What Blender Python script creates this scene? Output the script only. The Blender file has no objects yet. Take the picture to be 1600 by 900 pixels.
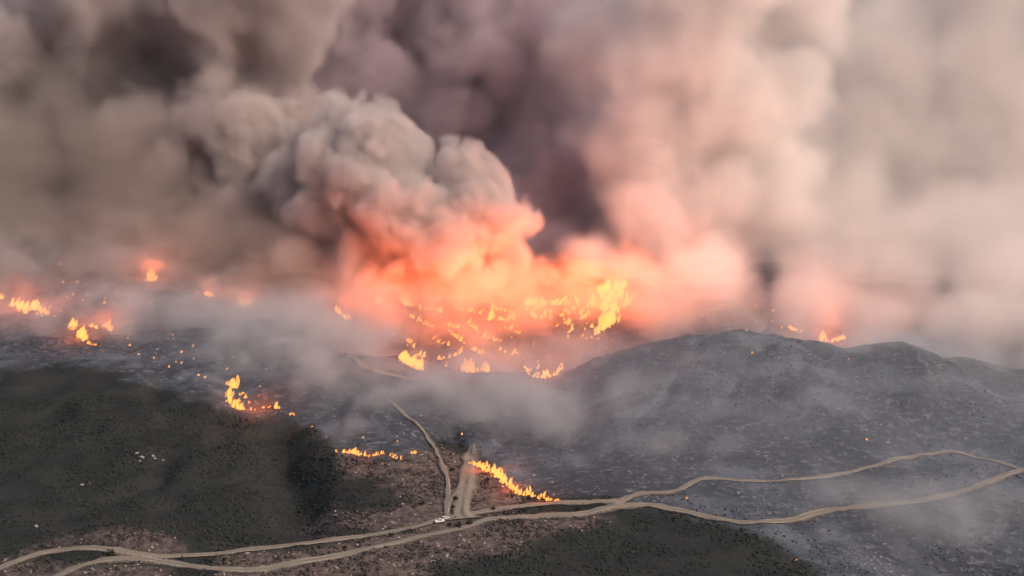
import bpy, math, random
import numpy as np
from mathutils import Vector

S = bpy.context.scene
COL = S.collection
random.seed(7)
RNG = np.random.default_rng(7)

# ------------------------------------------------------------------ camera
PITCH, CAM_H, F = math.radians(12.0), 270.0, 2198.0      # F: focal length in photo pixels (1600 wide)
cam = bpy.data.cameras.new('camera')
cam_ob = bpy.data.objects.new('camera', cam)
COL.objects.link(cam_ob)
cam_ob.location = (0, 0, CAM_H)
cam_ob.rotation_euler = (math.radians(90) - PITCH, 0, 0)
cam.sensor_width = 36
cam.lens = 36 * F / 1600
cam.clip_start, cam.clip_end = 1, 80000
S.camera = cam_ob

# ------------------------------------------------------------------ sky, sun, exposure
SUN_EL, SUN_ROT = math.radians(38), math.radians(118)
world = bpy.data.worlds.new('World')
S.world = world
world.use_nodes = True
wn = world.node_tree
sky = wn.nodes.new('ShaderNodeTexSky')
sky.sky_type = 'NISHITA'
sky.sun_disc = False
sky.sun_elevation, sky.sun_rotation = SUN_EL, SUN_ROT
sky.dust_density, sky.air_density = 4.0, 1.2
wn.links.new(sky.outputs[0], wn.nodes['Background'].inputs[0])
wn.nodes['Background'].inputs[1].default_value = 0.13
sun = bpy.data.lights.new('sun', 'SUN')
sun.energy, sun.angle, sun.color = 2.2, math.radians(10), (1.0, 0.86, 0.77)
sun_ob = bpy.data.objects.new('sun', sun)
COL.objects.link(sun_ob)
to_sun = Vector((math.sin(SUN_ROT) * math.cos(SUN_EL), math.cos(SUN_ROT) * math.cos(SUN_EL), math.sin(SUN_EL)))
sun_ob.rotation_euler = to_sun.to_track_quat('Z', 'Y').to_euler()
S.view_settings.view_transform = 'Standard'
S.view_settings.look = 'None'
S.view_settings.gamma = 1
S.view_settings.use_curve_mapping = False
S.view_settings.exposure = 0.5
cy = S.cycles
cy.use_denoising = True
cy.use_adaptive_sampling = True
cy.adaptive_threshold = 0.04
cy.max_bounces, cy.volume_bounces, cy.diffuse_bounces, cy.transparent_max_bounces = 4, 3, 1, 28
cy.volume_step_rate, cy.volume_max_steps = 3.0, 256
cy.time_limit = 640
cy.sample_clamp_indirect = 4

# ------------------------------------------------------------------ projection helpers (photo pixel <-> place)
CP, SP = math.cos(PITCH), math.sin(PITCH)


def ray(u, v):
    x, z = (u - 800) / F, -(v - 450) / F
    return np.array((x, CP + z * SP, -SP + z * CP))


def at(u, v, Y):
    r = ray(u, v)
    return np.array((0, 0, CAM_H)) + r * (Y / r[1])


def project(x, y, z):
    d, h = y * CP - (z - CAM_H) * SP, y * SP + (z - CAM_H) * CP
    return 800 + F * x / d, 450 - F * h / d


# ------------------------------------------------------------------ terrain height
def vnoise(x, y, s, seed):
    """smooth value noise, numpy"""
    x, y = np.asarray(x, float) / s, np.asarray(y, float) / s
    ix, iy = np.floor(x), np.floor(y)
    fx, fy = x - ix, y - iy
    fx, fy = fx * fx * (3 - 2 * fx), fy * fy * (3 - 2 * fy)

    def h(a, b):
        k = np.sin(a * 127.1 + b * 311.7 + seed * 74.7) * 43758.5453
        return k - np.floor(k)
    return (h(ix, iy) * (1 - fx) + h(ix + 1, iy) * fx) * (1 - fy) + (h(ix, iy + 1) * (1 - fx) + h(ix + 1, iy + 1) * fx) * fy - .5


def sstep(a, b, t):
    t = np.clip((t - a) / (b - a), 0, 1)
    return t * t * (3 - 2 * t)


CREST_Y = 960.0
_crest = [(-400, 600), (200, 590), (560, 578), (660, 579), (720, 588), (860, 591), (900, 580), (935, 561), (1000, 537), (1080, 523), (1180, 525), (1260, 536),
          (1310, 540), (1360, 533), (1410, 531), (1470, 545), (1600, 590), (1900, 640)]
_cx = [at(u, v, CREST_Y)[0] for u, v in _crest]
_cz = [at(u, v, CREST_Y)[2] for u, v in _crest]


def height(x, y):
    x, y = np.asarray(x, float), np.asarray(y, float)
    wob = 22 * vnoise(x, x * 0, 130, 3)
    yy = y + wob
    zc = np.interp(x, _cx, _cz)
    up = sstep(770, CREST_Y, yy)
    z = zc * up
    dropx = sstep(-170, -70, x)                                   # left of the bowl the slope runs on without a crest
    back = sstep(CREST_Y, CREST_Y + 150, yy)
    z = z * (1 - back * .8) - dropx * 46 * back
    z = z + 40 * sstep(1080, 1320, y) * (.15 + .85 * dropx) - 60 * sstep(1330, 1800, y) + 190 * sstep(2600, 6500, y)
    gl = vnoise(x + .3 * y, .38 * y - .1 * x, 62, 8) + .25 * vnoise(x, y, 24, 9)
    g2 = vnoise(x - .5 * y, .5 * y, 40, 14) + .3 * vnoise(x, y, 17, 15)
    z = z - (4.5 * np.exp(-(gl / .12) ** 2) + 2.2 * np.exp(-(g2 / .13) ** 2)) * sstep(740, 850, y - 90 * sstep(-40, -120, x) * -1) * sstep(1500, 1200, y)
    z = z + 9 * sstep(-60, -420, x) * sstep(700, 1200, y)       # left shoulder
    # ravine in the green slope, mound by the tracks, spur falling away lower right
    rav = (x + 130 + .25 * (y - 780))
    z = z - 13 * np.exp(-(rav / 15) ** 2) * sstep(660, 700, y) * sstep(900, 820, y)
    z = z + 6 * np.exp(-((x + 205) / 45) ** 2 - ((y - 668) / 22) ** 2)
    z = z - 20 * sstep(120, 260, x) * sstep(760, 640, y)
    z = z + 13 * vnoise(x, y, 90, 1) * sstep(600, 900, y) + 3.2 * vnoise(x, y, 38, 2) + 1.0 * vnoise(x, y, 13, 4) + .45 * vnoise(x, y, 5, 5)
    z = z + 30 * vnoise(x, y, 420, 6) * sstep(1500, 2600, np.hypot(x, y))
    return z


def hit(u, v, far=2600):
    """first point of the ground seen at photo pixel (u, v)"""
    r = ray(u, v)
    r = r / r[1]
    Y = np.arange(420, far, 1.0)
    g = CAM_H + r[2] * Y - height(r[0] * Y, Y)
    k = np.argmax(g < 0)
    if g[k] >= 0:
        k = len(Y) - 1
    a, b = Y[max(k - 1, 0)], Y[k]
    for _ in range(14):
        m = (a + b) / 2
        if CAM_H + r[2] * m - height(r[0] * m, m) < 0:
            b = m
        else:
            a = m
    x = r[0] * b
    return np.array((x, b, float(height(x, b))))


def px(p):
    """metres per photo pixel at a place"""
    return (p[1] * CP - (p[2] - CAM_H) * SP) / F


# ------------------------------------------------------------------ node and mesh helpers
class NG:
    def __init__(self, tree):
        self.t = tree

    def n(self, kind, **kw):
        x = self.t.nodes.new(kind)
        for a, b in kw.items():
            setattr(x, a, b)
        return x

    def put(self, sock, v):
        if isinstance(v, bpy.types.NodeSocket):
            self.t.links.new(v, sock)
        else:
            sock.default_value = v

    def m(self, op, a, b=0.0, c=None, clamp=False):
        x = self.n('ShaderNodeMath', operation=op, use_clamp=clamp)
        self.put(x.inputs[0], a)
        self.put(x.inputs[1], b)
        if c is not None:
            self.put(x.inputs[2], c)
        return x.outputs[0]

    def v(self, op, a, b=(0, 0, 0), s=None):
        x = self.n('ShaderNodeVectorMath', operation=op)
        self.put(x.inputs[0], a)
        if s is not None:
            self.put(x.inputs['Scale'], s)
        else:
            self.put(x.inputs[1], b)
        return x.outputs['Value'] if op in ('LENGTH', 'DISTANCE', 'DOT_PRODUCT') else x.outputs[0]

    def noise(self, vec, scale, detail=2, rough=.5):
        x = self.n('ShaderNodeTexNoise')
        self.put(x.inputs['Vector'], vec)
        x.inputs['Scale'].default_value = scale
        x.inputs['Detail'].default_value = detail
        x.inputs['Roughness'].default_value = rough
        return x

    def step(self, v, a, b, lo=0.0, hi=1.0):
        x = self.n('ShaderNodeMapRange', interpolation_type='SMOOTHSTEP')
        self.put(x.inputs['Value'], v)
        for k, q in zip(('From Min', 'From Max', 'To Min', 'To Max'), (a, b, lo, hi)):
            self.put(x.inputs[k], q)
        return x.outputs[0]

    def mix(self, f, a, b):
        x = self.n('ShaderNodeMix', data_type='RGBA')
        self.put(x.inputs[0], f)
        self.put(x.inputs[6], a if isinstance(a, bpy.types.NodeSocket) else (*a, 1))
        self.put(x.inputs[7], b if isinstance(b, bpy.types.NodeSocket) else (*b, 1))
        return x.outputs[2]

    def attr(self, name):
        return self.n('ShaderNodeAttribute', attribute_name=name).outputs['Fac']


def material(name, color=None, rough=.9, metal=0.0):
    mt = bpy.data.materials.new(name)
    mt.use_nodes = True
    b = mt.node_tree.nodes['Principled BSDF']
    b.inputs['Roughness'].default_value = rough
    b.inputs['Metallic'].default_value = metal
    b.inputs['Specular IOR Level'].default_value = .2
    if color:
        b.inputs['Base Color'].default_value = (*color, 1)
    return mt, NG(mt.node_tree), b


def speckled(name, c1, c2, scale, rough=.9):
    """two-tone grainy material in world space, with a little variation from one piece to the next"""
    mt, g, b = material(name, rough=rough)
    p = g.n('ShaderNodeNewGeometry').outputs['Position']
    g.put(b.inputs['Base Color'], g.mix(g.step(g.noise(p, scale, 3).outputs['Fac'], .35, .65), c1, c2))
    return mt


def mesh_object(name, verts, faces, mat=None, parent=None, attrs=None, smooth=False, link=True):
    me = bpy.data.meshes.new(name)
    verts = np.asarray(verts, np.float32)
    if isinstance(faces, np.ndarray) and faces.ndim == 2:
        me.vertices.add(len(verts))
        me.vertices.foreach_set('co', verts.ravel())
        k = faces.shape[1]
        me.loops.add(faces.size)
        me.loops.foreach_set('vertex_index', faces.ravel().astype(np.int32))
        me.polygons.add(len(faces))
        me.polygons.foreach_set('loop_start', np.arange(0, faces.size, k, dtype=np.int32))
    else:
        me.from_pydata([tuple(map(float, v)) for v in verts], [], faces)
    for a, val in (attrs or {}).items():
        at_ = me.attributes.new(a, 'FLOAT', 'POINT')
        at_.data.foreach_set('value', np.asarray(val, np.float32))
    me.update(calc_edges=True)
    if smooth:
        me.polygons.foreach_set('use_smooth', np.ones(len(me.polygons), bool))
    if mat:
        me.materials.append(mat)
    ob = bpy.data.objects.new(name, me)
    if link:
        COL.objects.link(ob)
    if parent:
        ob.parent = parent
    return ob


def tag(ob, label=None, cat=None, group=None, kind=None):
    for k, v in (('label', label), ('category', cat), ('group', group), ('kind', kind)):
        if v:
            ob[k] = v
    return ob


def empty(name, loc, rz=0.0):
    e = bpy.data.objects.new(name, None)
    COL.objects.link(e)
    e.location = tuple(map(float, loc))
    e.rotation_euler = (0, 0, rz)
    e.empty_display_size = .5
    return e


def poly_sdf(u, v, pts):
    """signed distance in pixels to a polygon, positive inside"""
    u, v = np.asarray(u), np.asarray(v)
    d = np.full(u.shape, 1e9)
    inside = np.zeros(u.shape, bool)
    n = len(pts)
    for i in range(n):
        (x0, y0), (x1, y1) = pts[i], pts[(i + 1) % n]
        ex, ey = x1 - x0, y1 - y0
        t = np.clip(((u - x0) * ex + (v - y0) * ey) / (ex * ex + ey * ey), 0, 1)
        d = np.minimum(d, np.hypot(u - x0 - t * ex, v - y0 - t * ey))
        if y0 != y1:
            inside ^= ((y0 > v) != (y1 > v)) & (u < (x1 - x0) * (v - y0) / (y1 - y0) + x0)
    return np.where(inside, d, -d)


# ------------------------------------------------------------------ ground
BURNT = [(-900, 560), (0, 572), (110, 574), (190, 582), (270, 604), (345, 632), (380, 644), (450, 648), (500, 676), (528, 706), (600, 714), (655, 706), (690, 690),
         (722, 690), (745, 722), (772, 738), (800, 760), (830, 774), (880, 785), (960, 780), (985, 800), (1060, 800), (1180, 824), (1230, 862), (1290, 905),
         (1400, 1000), (2600, 1000), (2600, -4000), (-900, -4000)]
DRY = [[(510, 690), (690, 690), (735, 715), (780, 745), (880, 790), (800, 806), (690, 810), (600, 806), (640, 780), (560, 750)],
       [(330, 850), (560, 838), (700, 815), (830, 812), (960, 808), (840, 840), (740, 870), (640, 910), (330, 920)],
       [(40, 868), (110, 828), (170, 818), (240, 832), (290, 858), (230, 868), (120, 856)],
       [(-40, 890), (90, 872), (200, 880), (330, 905), (-40, 930)],
       [(480, 830), (530, 800), (600, 800), (690, 806), (640, 826)]]


def masks(x, y, z):
    u, v = project(x, y, z)
    n = 16 * vnoise(x, y, 34, 11) + 9 * vnoise(x, y, 12, 12) + 5 * vnoise(x, y, 5, 13)
    b = sstep(-11, 13, poly_sdf(u, v, BURNT) + n * np.where(v < 690, 2.2, 1.0))
    d = np.zeros_like(u)
    for p in DRY:
        d = np.maximum(d, sstep(-9, 16, poly_sdf(u, v, p) + 1.6 * n))
    return u, v, b, d * (1 - b)


def axis(core, lo, hi, step):
    a = np.arange(core[0], core[1], step)
    up, dn = [], []
    s, p = step, core[1]
    while p < hi:
        up.append(p)
        s *= 1.22
        p += s
    up.append(hi)
    s, p = step, core[0] - step
    while p > lo:
        dn.append(p)
        s *= 1.22
        p -= s
    dn.append(lo)
    return np.array(dn[::-1] + list(a) + up)


ax, ay = axis((-400, 470), -12000, 12000, 2.4), axis((560, 1340), -6000, 22000, 2.4)
gx, gy = np.meshgrid(ax, ay)
gz = height(gx, gy)
nx, ny = len(ax), len(ay)
idx = np.arange(nx * ny).reshape(ny, nx)
quads = np.stack([idx[:-1, :-1], idx[:-1, 1:], idx[1:, 1:], idx[1:, :-1]], -1).reshape(-1, 4)
front = gy > 300
mb, md = np.zeros_like(gx), np.zeros_like(gx)
_, _, b_, d_ = masks(gx[front], gy[front], gz[front])
mb[front], md[front] = b_, d_
gmat, g, bs = material('scrub_and_ash_ground', rough=.95)
pos = g.n('ShaderNodeNewGeometry').outputs['Position']
n1 = g.noise(pos, .035, 4, .6).outputs['Fac']
n2 = g.noise(pos, .22, 4, .65).outputs['Fac']
n3 = g.noise(pos, .9, 2, .6).outputs['Fac']
green = g.mix(g.step(n1, .38, .64), (.0125, .014, .0128), (.0205, .021, .018))
green = g.mix(g.step(n2, .5, .75), green, (.026, .0235, .021))
dry = g.mix(g.step(n2, .36, .62), (.042, .029, .027), (.105, .074, .062))
dry = g.mix(g.step(n3, .62, .76), dry, (.17, .125, .10))
ash = g.mix(g.step(n1, .36, .66), (.040, .042, .049), (.088, .091, .104))
n0 = g.noise(pos, .011, 3, .55).outputs['Fac']
ash = g.mix(g.step(n0, .40, .60), ash, (.034, .035, .042))
ash = g.mix(g.step(n2, .5, .70), ash, (.108, .108, .118))
ash = g.mix(g.step(n3, .66, .78), ash, (.14, .137, .14))
c = g.mix(g.attr('dry'), green, dry)
c = g.mix(g.attr('burnt'), c, ash)
g.put(bs.inputs['Base Color'], c)
bp = g.n('ShaderNodeBump')
bp.inputs['Strength'].default_value = .9
bp.inputs['Distance'].default_value = 1.6
g.put(bp.inputs['Height'], g.m('ADD', g.m('MULTIPLY', n2, 1.0), g.m('MULTIPLY', n3, .45)))
g.put(bs.inputs['Normal'], bp.outputs[0])
ground = mesh_object('ground', np.stack([gx, gy, gz], -1).reshape(-1, 3), quads, gmat, attrs={'burnt': mb.ravel(), 'dry': md.ravel()}, smooth=True)
tag(ground, 'hilly scrub ground, green on one side and burnt grey on the other', 'ground', kind='structure')

# ------------------------------------------------------------------ dirt tracks
tmat, g, bs = material('pale_track_dirt', rough=.95)
pos = g.n('ShaderNodeNewGeometry').outputs['Position']
n1, n2 = g.noise(pos, .07, 4, .6).outputs['Fac'], g.noise(pos, .7, 3, .6).outputs['Fac']
c = g.mix(g.step(n1, .35, .65), (.15, .118, .09), (.21, .168, .132))
c = g.mix(g.step(n2, .55, .72), c, (.13, .10, .08))
edge = g.attr('edge')
c = g.mix(g.m('MULTIPLY', g.step(edge, .05, .3, 1.0, 0.0), g.step(n1, .4, .6)), c, (.10, .085, .062))
c = g.mix(g.step(g.m('MULTIPLY_ADD', n2, .9, edge), 1.05, 1.35), c, (.07, .055, .045))
g.put(bs.inputs['Base Color'], c)
bp = g.n('ShaderNodeBump')
bp.inputs['Distance'].default_value = .3
g.put(bp.inputs['Height'], n2)
g.put(bs.inputs['Normal'], bp.outputs[0])


def smooth_line(pts, n):
    """Catmull-Rom through pts, n samples"""
    p = np.array(pts, float)
    p = np.vstack([2 * p[0] - p[1], p, 2 * p[-1] - p[-2]])
    out = []
    for k in np.linspace(0, len(p) - 3 - 1e-6, n):
        i, t = int(k), k - int(k)
        a, b, c_, d = p[i:i + 4]
        out.append(.5 * (2 * b + (c_ - a) * t + (2 * a - 5 * b + 4 * c_ - d) * t * t + (3 * b - a - 3 * c_ + d) * t ** 3))
    return np.array(out)


TRACK_PTS = []


def track(name, label, pts, width, lift, seed, rag_=2.2):
    ctl = np.array([hit(u, v)[:2] for u, v in pts])
    L = np.hypot(*np.diff(ctl, axis=0).T).sum()
    n = max(12, int(L / 2.2))
    line = smooth_line(ctl, n)
    tan = np.gradient(line, axis=0)
    tan /= np.linalg.norm(tan, axis=1)[:, None]
    nor = np.stack([-tan[:, 1], tan[:, 0]], 1)
    w = (np.interp(np.linspace(0, 1, n), np.linspace(0, 1, len(width)), width) if isinstance(width, (list, tuple)) else np.full(n, width))
    s = np.arange(n) * 2.2
    w = w * (1 + .35 * vnoise(s, s * 0 + 3, 23, seed + 2) + .25 * vnoise(s, s * 0 + 5, 8, seed + 4))
    K = 7
    V, E, Q = [], [], []
    s = np.arange(n) * 2.2
    for j in range(K):
        t = j / (K - 1) * 2 - 1
        rag = (vnoise(s, s * 0 + j, 6, seed) * 1.1 + vnoise(s, s * 0 + 9 * j, 17, seed + 1) * 1.2) * (abs(t) > .9) * np.sign(t) * rag_
        q = line + nor * (t * w / 2 + rag)[:, None]
        z = height(q[:, 0], q[:, 1]) + lift - (.25 if abs(t) > .9 else 0) + (.05 if abs(t) < .2 else 0)
        V.append(np.column_stack([q, z]))
        E.append(np.full(n, abs(t)))
    V = np.stack(V, 1).reshape(-1, 3)
    i = np.arange(n * K).reshape(n, K)
    Q = np.stack([i[:-1, :-1], i[:-1, 1:], i[1:, 1:], i[1:, :-1]], -1).reshape(-1, 4)
    ob = mesh_object(name, V, Q, tmat, attrs={'edge': np.stack(E, 1).ravel()}, smooth=True)
    TRACK_PTS.append(np.column_stack([line, w]))
    return tag(ob, label, 'track', kind='structure')


track('dirt_road', 'pale dirt track running along the bottom edge to the junction', [(60, 915), (95, 898), (140, 881), (190, 874), (240, 876), (300, 885), (350, 890), (420, 889), (500, 874), (560, 861), (640, 843), (720, 826), (765, 812), (820, 808), (900, 804), (950, 793), (985, 777)], 6.5, .50, 21)
track('dirt_road', 'upper dirt track from the left edge to the junction', [(-60, 912), (0, 888), (30, 876), (70, 864), (130, 857), (175, 860), (230, 868), (320, 868), (400, 859), (490, 849), (560, 840), (610, 832), (665, 820), (705, 806)], 5.6, .62, 22)
track('dirt_road', 'dirt track from the junction past the foot of the burning line', [(690, 812), (725, 806), (780, 796), (850, 789), (920, 786), (975, 784)], [7, 6, 5, 5, 5], .74, 23)
track('dirt_road', 'upper arm of the looping track across the burnt slope', [(960, 788), (1000, 772), (1055, 767), (1085, 753), (1110, 748), (1180, 752), (1260, 748), (1370, 728), (1450, 711), (1500, 709), (1560, 722), (1598, 735)], 5.0, .56, 24)
track('dirt_road', 'lower arm of the looping track above the blue burnt slope', [(945, 794), (1000, 790), (1050, 796), (1120, 811), (1180, 817), (1240, 813), (1290, 800), (1350, 793), (1420, 786), (1500, 769), (1560, 748), (1605, 732), (1650, 715)], 6.0, .68, 25)
track('firebreak', 'wide bare strip cleared uphill from the track junction', [(738, 696), (735, 718), (731, 745), (726, 772), (722, 800), (728, 812)], [5, 8, 10, 10.5, 12, 14], .86, 26, 3.2)
track('footpath', 'narrow pale path beside the cleared strip', [(600, 622), (640, 655), (672, 692), (690, 722), (699, 752), (700, 780), (697, 806)], [2.2, 2.4, 2.8, 3.2, 4.2], .80, 27)
track('footpath', 'faint spur joining path and cleared strip', [(703, 786), (712, 772), (722, 764)], 3.0, .92, 28)
track('dirt_road', 'pale track curving through smoke below the fire bowl', [(420, 520), (450, 519), (490, 523), (530, 541), (556, 562), (590, 580), (640, 592), (690, 596)], 5.0, .6, 29)
TRACK_PTS = np.vstack(TRACK_PTS)

# ------------------------------------------------------------------ scrub, dead sticks and stones too many to count
def off_track(x, y, m=1.0):
    """mask: farther than m from every track edge"""
    ok = np.ones(len(x), bool)
    for k in range(0, len(x), 4000):
        d = np.hypot(x[k:k + 4000, None] - TRACK_PTS[None, :, 0], y[k:k + 4000, None] - TRACK_PTS[None, :, 1]) - TRACK_PTS[None, :, 2] / 2
        ok[k:k + 4000] = d.min(1) > m
    return ok


def ico(lumps=.25, seed=0, squash=.75):
    r = np.random.default_rng(seed)
    t = (1 + 5 ** .5) / 2
    v = np.array([(-1, t, 0), (1, t, 0), (-1, -t, 0), (1, -t, 0), (0, -1, t), (0, 1, t), (0, -1, -t), (0, 1, -t), (t, 0, -1), (t, 0, 1), (-t, 0, -1), (-t, 0, 1)], float)
    v /= np.linalg.norm(v[0])
    v *= 1 + r.uniform(-lumps, lumps, (12, 1))
    v[:, 2] *= squash
    f = np.array([(0, 11, 5), (0, 5, 1), (0, 1, 7), (0, 7, 10), (0, 10, 11), (1, 5, 9), (5, 11, 4), (11, 10, 2), (10, 7, 6), (7, 1, 8), (3, 9, 4), (3, 4, 2), (3, 2, 6), (3, 6, 8), (3, 8, 9), (4, 9, 5), (2, 4, 11), (6, 2, 10), (8, 6, 7), (9, 8, 1)])
    return v, f


def scatter(name, label, P_, size, mat, tv, tf, stretch=None, sink=.2):
    n = len(P_)
    a = RNG.uniform(0, 6.28, n)
    ca, sa = np.cos(a), np.sin(a)
    t = np.repeat(tv[None], n, 0) * (1 + RNG.uniform(-.22, .22, (n, len(tv), 1)))
    s = size[:, None]
    lx = s * (1 if stretch is None else stretch[:, None])
    X, Y, Z = t[:, :, 0] * lx, t[:, :, 1] * s, t[:, :, 2] * s
    V = np.stack([P_[:, 0, None] + X * ca[:, None] - Y * sa[:, None], P_[:, 1, None] + X * sa[:, None] + Y * ca[:, None], P_[:, 2, None] + Z + s * (.5 - sink)], -1)
    Fc = (tf[None] + (np.arange(n) * len(tv))[:, None, None]).reshape(-1, 3)
    ob = mesh_object(name, V.reshape(-1, 3), Fc, mat, attrs={'tint': np.repeat(RNG.uniform(0, 1, n), len(tv))})
    return tag(ob, label, name.split('_')[-1], kind='stuff')


def tinted(name, cols):
    mt, g, b = material(name, rough=.95)
    r = g.n('ShaderNodeValToRGB')
    g.put(r.inputs[0], g.attr('tint'))
    el = r.color_ramp.elements
    while len(el) < len(cols):
        el.new(.5)
    for k, c in enumerate(cols):
        el[k].position = k / (len(cols) - 1)
        el[k].color = (*c, 1)
    g.put(b.inputs['Base Color'], r.outputs[0])
    return mt


N = 150000
cy_ = RNG.uniform(560, 1150, N) ** 1.0
cx_ = RNG.uniform(-1, 1, N) * (cy_ * .42 + 20)
cz_ = height(cx_, cy_)
cu, cv, cb, cd = masks(cx_, cy_, cz_)
clump = vnoise(cx_, cy_, 11, 31) + .7 * vnoise(cx_, cy_, 28, 32) + .6 * vnoise(cx_, cy_, 4, 33)
ot = off_track(cx_, cy_, -.35)
C3 = np.column_stack([cx_, cy_, cz_])
r01 = RNG.uniform(0, 1, N)
tv, tf = ico(.25, 1)
sel = ot & (cb < .4) & (cd < .5) & (clump > -.25) & (r01 < .42) & (cy_ < 900)
scatter('green_scrub', 'dark green scrub covering the unburnt slopes', C3[sel], RNG.uniform(.3, .85, sel.sum()) * (1 + .6 * (clump[sel] > .25) * RNG.uniform(0, 1, sel.sum())),
        tinted('dark_scrub_leaves', [(.012, .0135, .012), (.016, .0175, .0145), (.020, .021, .0165), (.028, .0265, .0215)]), tv, tf)
sel = ot & (cb < .5) & (cd >= .35) & (clump > -.02) & (r01 < .75)
scatter('dry_scrub', 'brown dry scrub between the tracks', C3[sel], RNG.uniform(.3, 1.0, sel.sum()),
        tinted('dry_scrub_twigs', [(.020, .017, .016), (.030, .024, .022), (.048, .035, .031), (.085, .062, .051)]), tv, tf)
sel = ot & (cb < .5) & (cd >= .3) & (clump < .12) & (r01 > .91)
scatter('pale_gravel', 'pale stones and dry tufts among brown scrub', C3[sel], RNG.uniform(.25, .75, sel.sum()),
        tinted('pale_stones', [(.12, .09, .074), (.18, .137, .112), (.26, .21, .175)]), tv, tf, stretch=RNG.uniform(1, 2.2, sel.sum()))
streak = vnoise(cx_ * .9 + cy_ * .5, cy_ * .22 - cx_ * .2, 8, 41) + .8 * vnoise(cx_, cy_, 45, 42)
sel = ot & (cb > .6) & (streak > .22) & (r01 < np.where(cu > 980, .15, .03)) & (cv > 515)
scatter('ash_debris', 'pale ash and stones strewn over the burnt slope', C3[sel], RNG.uniform(.2, .62, sel.sum()) ** 1.0,
        tinted('pale_ash', [(.09, .09, .095), (.13, .128, .13), (.22, .205, .19)]), tv, tf, stretch=RNG.uniform(1, 3.2, sel.sum()))
sel = ot & (cb > .6) & (streak < -.1) & (r01 > .86) & (cv > 505)
scatter('charred_scrub', 'charred black scrub stubs on the burnt slope', C3[sel], RNG.uniform(.3, .7, sel.sum()),
        tinted('charred_twigs', [(.022, .022, .025), (.03, .03, .034), (.045, .043, .046)]), tv, tf)

# ------------------------------------------------------------------ rocks, shrubs, vehicles
def rock_mesh(seed):
    v, f = ico(.3, seed, .8)
    V, Fc = [tuple(p) for p in v], []
    mid = {}

    def m(a, b):
        k = (min(a, b), max(a, b))
        if k not in mid:
            p = (np.array(V[a]) + np.array(V[b])) / 2 * 1.12 * random.uniform(.9, 1.1)
            mid[k] = len(V)
            V.append(tuple(p))
        return mid[k]
    for a, b, c_ in f:
        x, y, z = m(a, b), m(b, c_), m(c_, a)
        Fc += [(a, x, z), (b, y, x), (c_, z, y), (x, y, z)]
    return np.array(V), np.array(Fc)


rockmat = speckled('weathered_pale_rock', (.11, .10, .095), (.24, .22, .21), .9)
ROCKS = [(214, 709, 6, 'upright pale rock at the left end of the outcrop on the green slope'), (221, 715, 7, 'largest pale rock of the outcrop on the green slope'),
         (218, 721, 4, 'small low rock below the largest rock of the outcrop'), (238, 713, 6, 'ring-like pale rock right of the largest rock of the outcrop'),
         (242, 717, 4, 'flat rock at the foot of the ring-like rock'), (254, 720, 4, 'outlying small rock at the right end of the outcrop'),
         (128, 758, 5, 'flat pale rock low on the green slope, left of its twin'), (139, 757, 4, 'smaller flat rock beside the flat pale rock on the green slope'),
         (741, 751, 4, 'white stone at the right edge of the cleared strip'), (731, 764, 3.5, 'small white stone in the middle of the cleared strip'),
         (729, 781, 4, 'white stone low on the cleared strip'), (734, 786, 3.5, 'white stone just below another near the cleared strip foot'),
         (56, 823, 6, 'pale slab of rock on the green slope above the brown mound'), (198, 811, 4, 'pale rock on top of the brown mound')]
for k, (u, v, r, lab) in enumerate(ROCKS):
    p = hit(u, v)
    q = px(p) * r * .5
    V, Fc = rock_mesh(70 + k)
    V = V * np.array((q * random.uniform(1.0, 1.5), q, q * random.uniform(.8, 1.2)))
    ob = mesh_object('rock', V, Fc, rockmat)
    ob.location = (float(p[0]), float(p[1]), float(p[2]) + q * .25 + (.7 if 725 < u < 745 else 0))
    ob.rotation_euler = (0, 0, random.uniform(0, 6.28))
    tag(ob, lab, 'rock', 'pale rocks on the slopes')

leafmat = tinted('roadside_shrub_leaves', [(.012, .014, .010), (.020, .022, .014), (.032, .031, .02)])
barkmat = speckled('shrub_bark', (.05, .035, .028), (.09, .07, .055), 4)


def shrub_meshes(seed):
    r = np.random.default_rng(seed)
    V, Fc, T = [], [], []
    cl = r.normal(0, .38, (9, 3)) * (1, 1, .5) + (0, 0, .62)
    for k in range(220):
        c_ = cl[r.integers(9)] + r.normal(0, .17, 3)
        a, b = r.normal(0, 1, 3), r.normal(0, 1, 3)
        a, b = a / np.linalg.norm(a) * .13, b / np.linalg.norm(b) * .13
        n = len(V)
        V += [c_ - a, c_ + b, c_ + a, c_ - b]
        Fc.append((n, n + 1, n + 2, n + 3))
        T += [r.uniform()] * 4
    crown = mesh_object('crown', np.array(V), np.array(Fc), leafmat, attrs={'tint': T}, link=False)
    V, Fc = [], []
    for k in range(5):
        a = 6.28 * k / 5 + r.uniform(-.3, .3)
        n = len(V)
        for t, rad in ((-.15, .05), (.35, .035), (.75, .015)):
            for j in range(4):
                V.append((math.cos(a) * max(t, 0) * .5 + rad * math.cos(j * 1.571), math.sin(a) * max(t, 0) * .5 + rad * math.sin(j * 1.571), t))
        for i in range(2):
            for j in range(4):
                p0, p1 = n + i * 4 + j, n + i * 4 + (j + 1) % 4
                Fc.append((p0, p1, p1 + 4, p0 + 4))
    stem = mesh_object('stem', np.array(V), np.array(Fc), barkmat, link=False)
    return crown, stem


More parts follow.
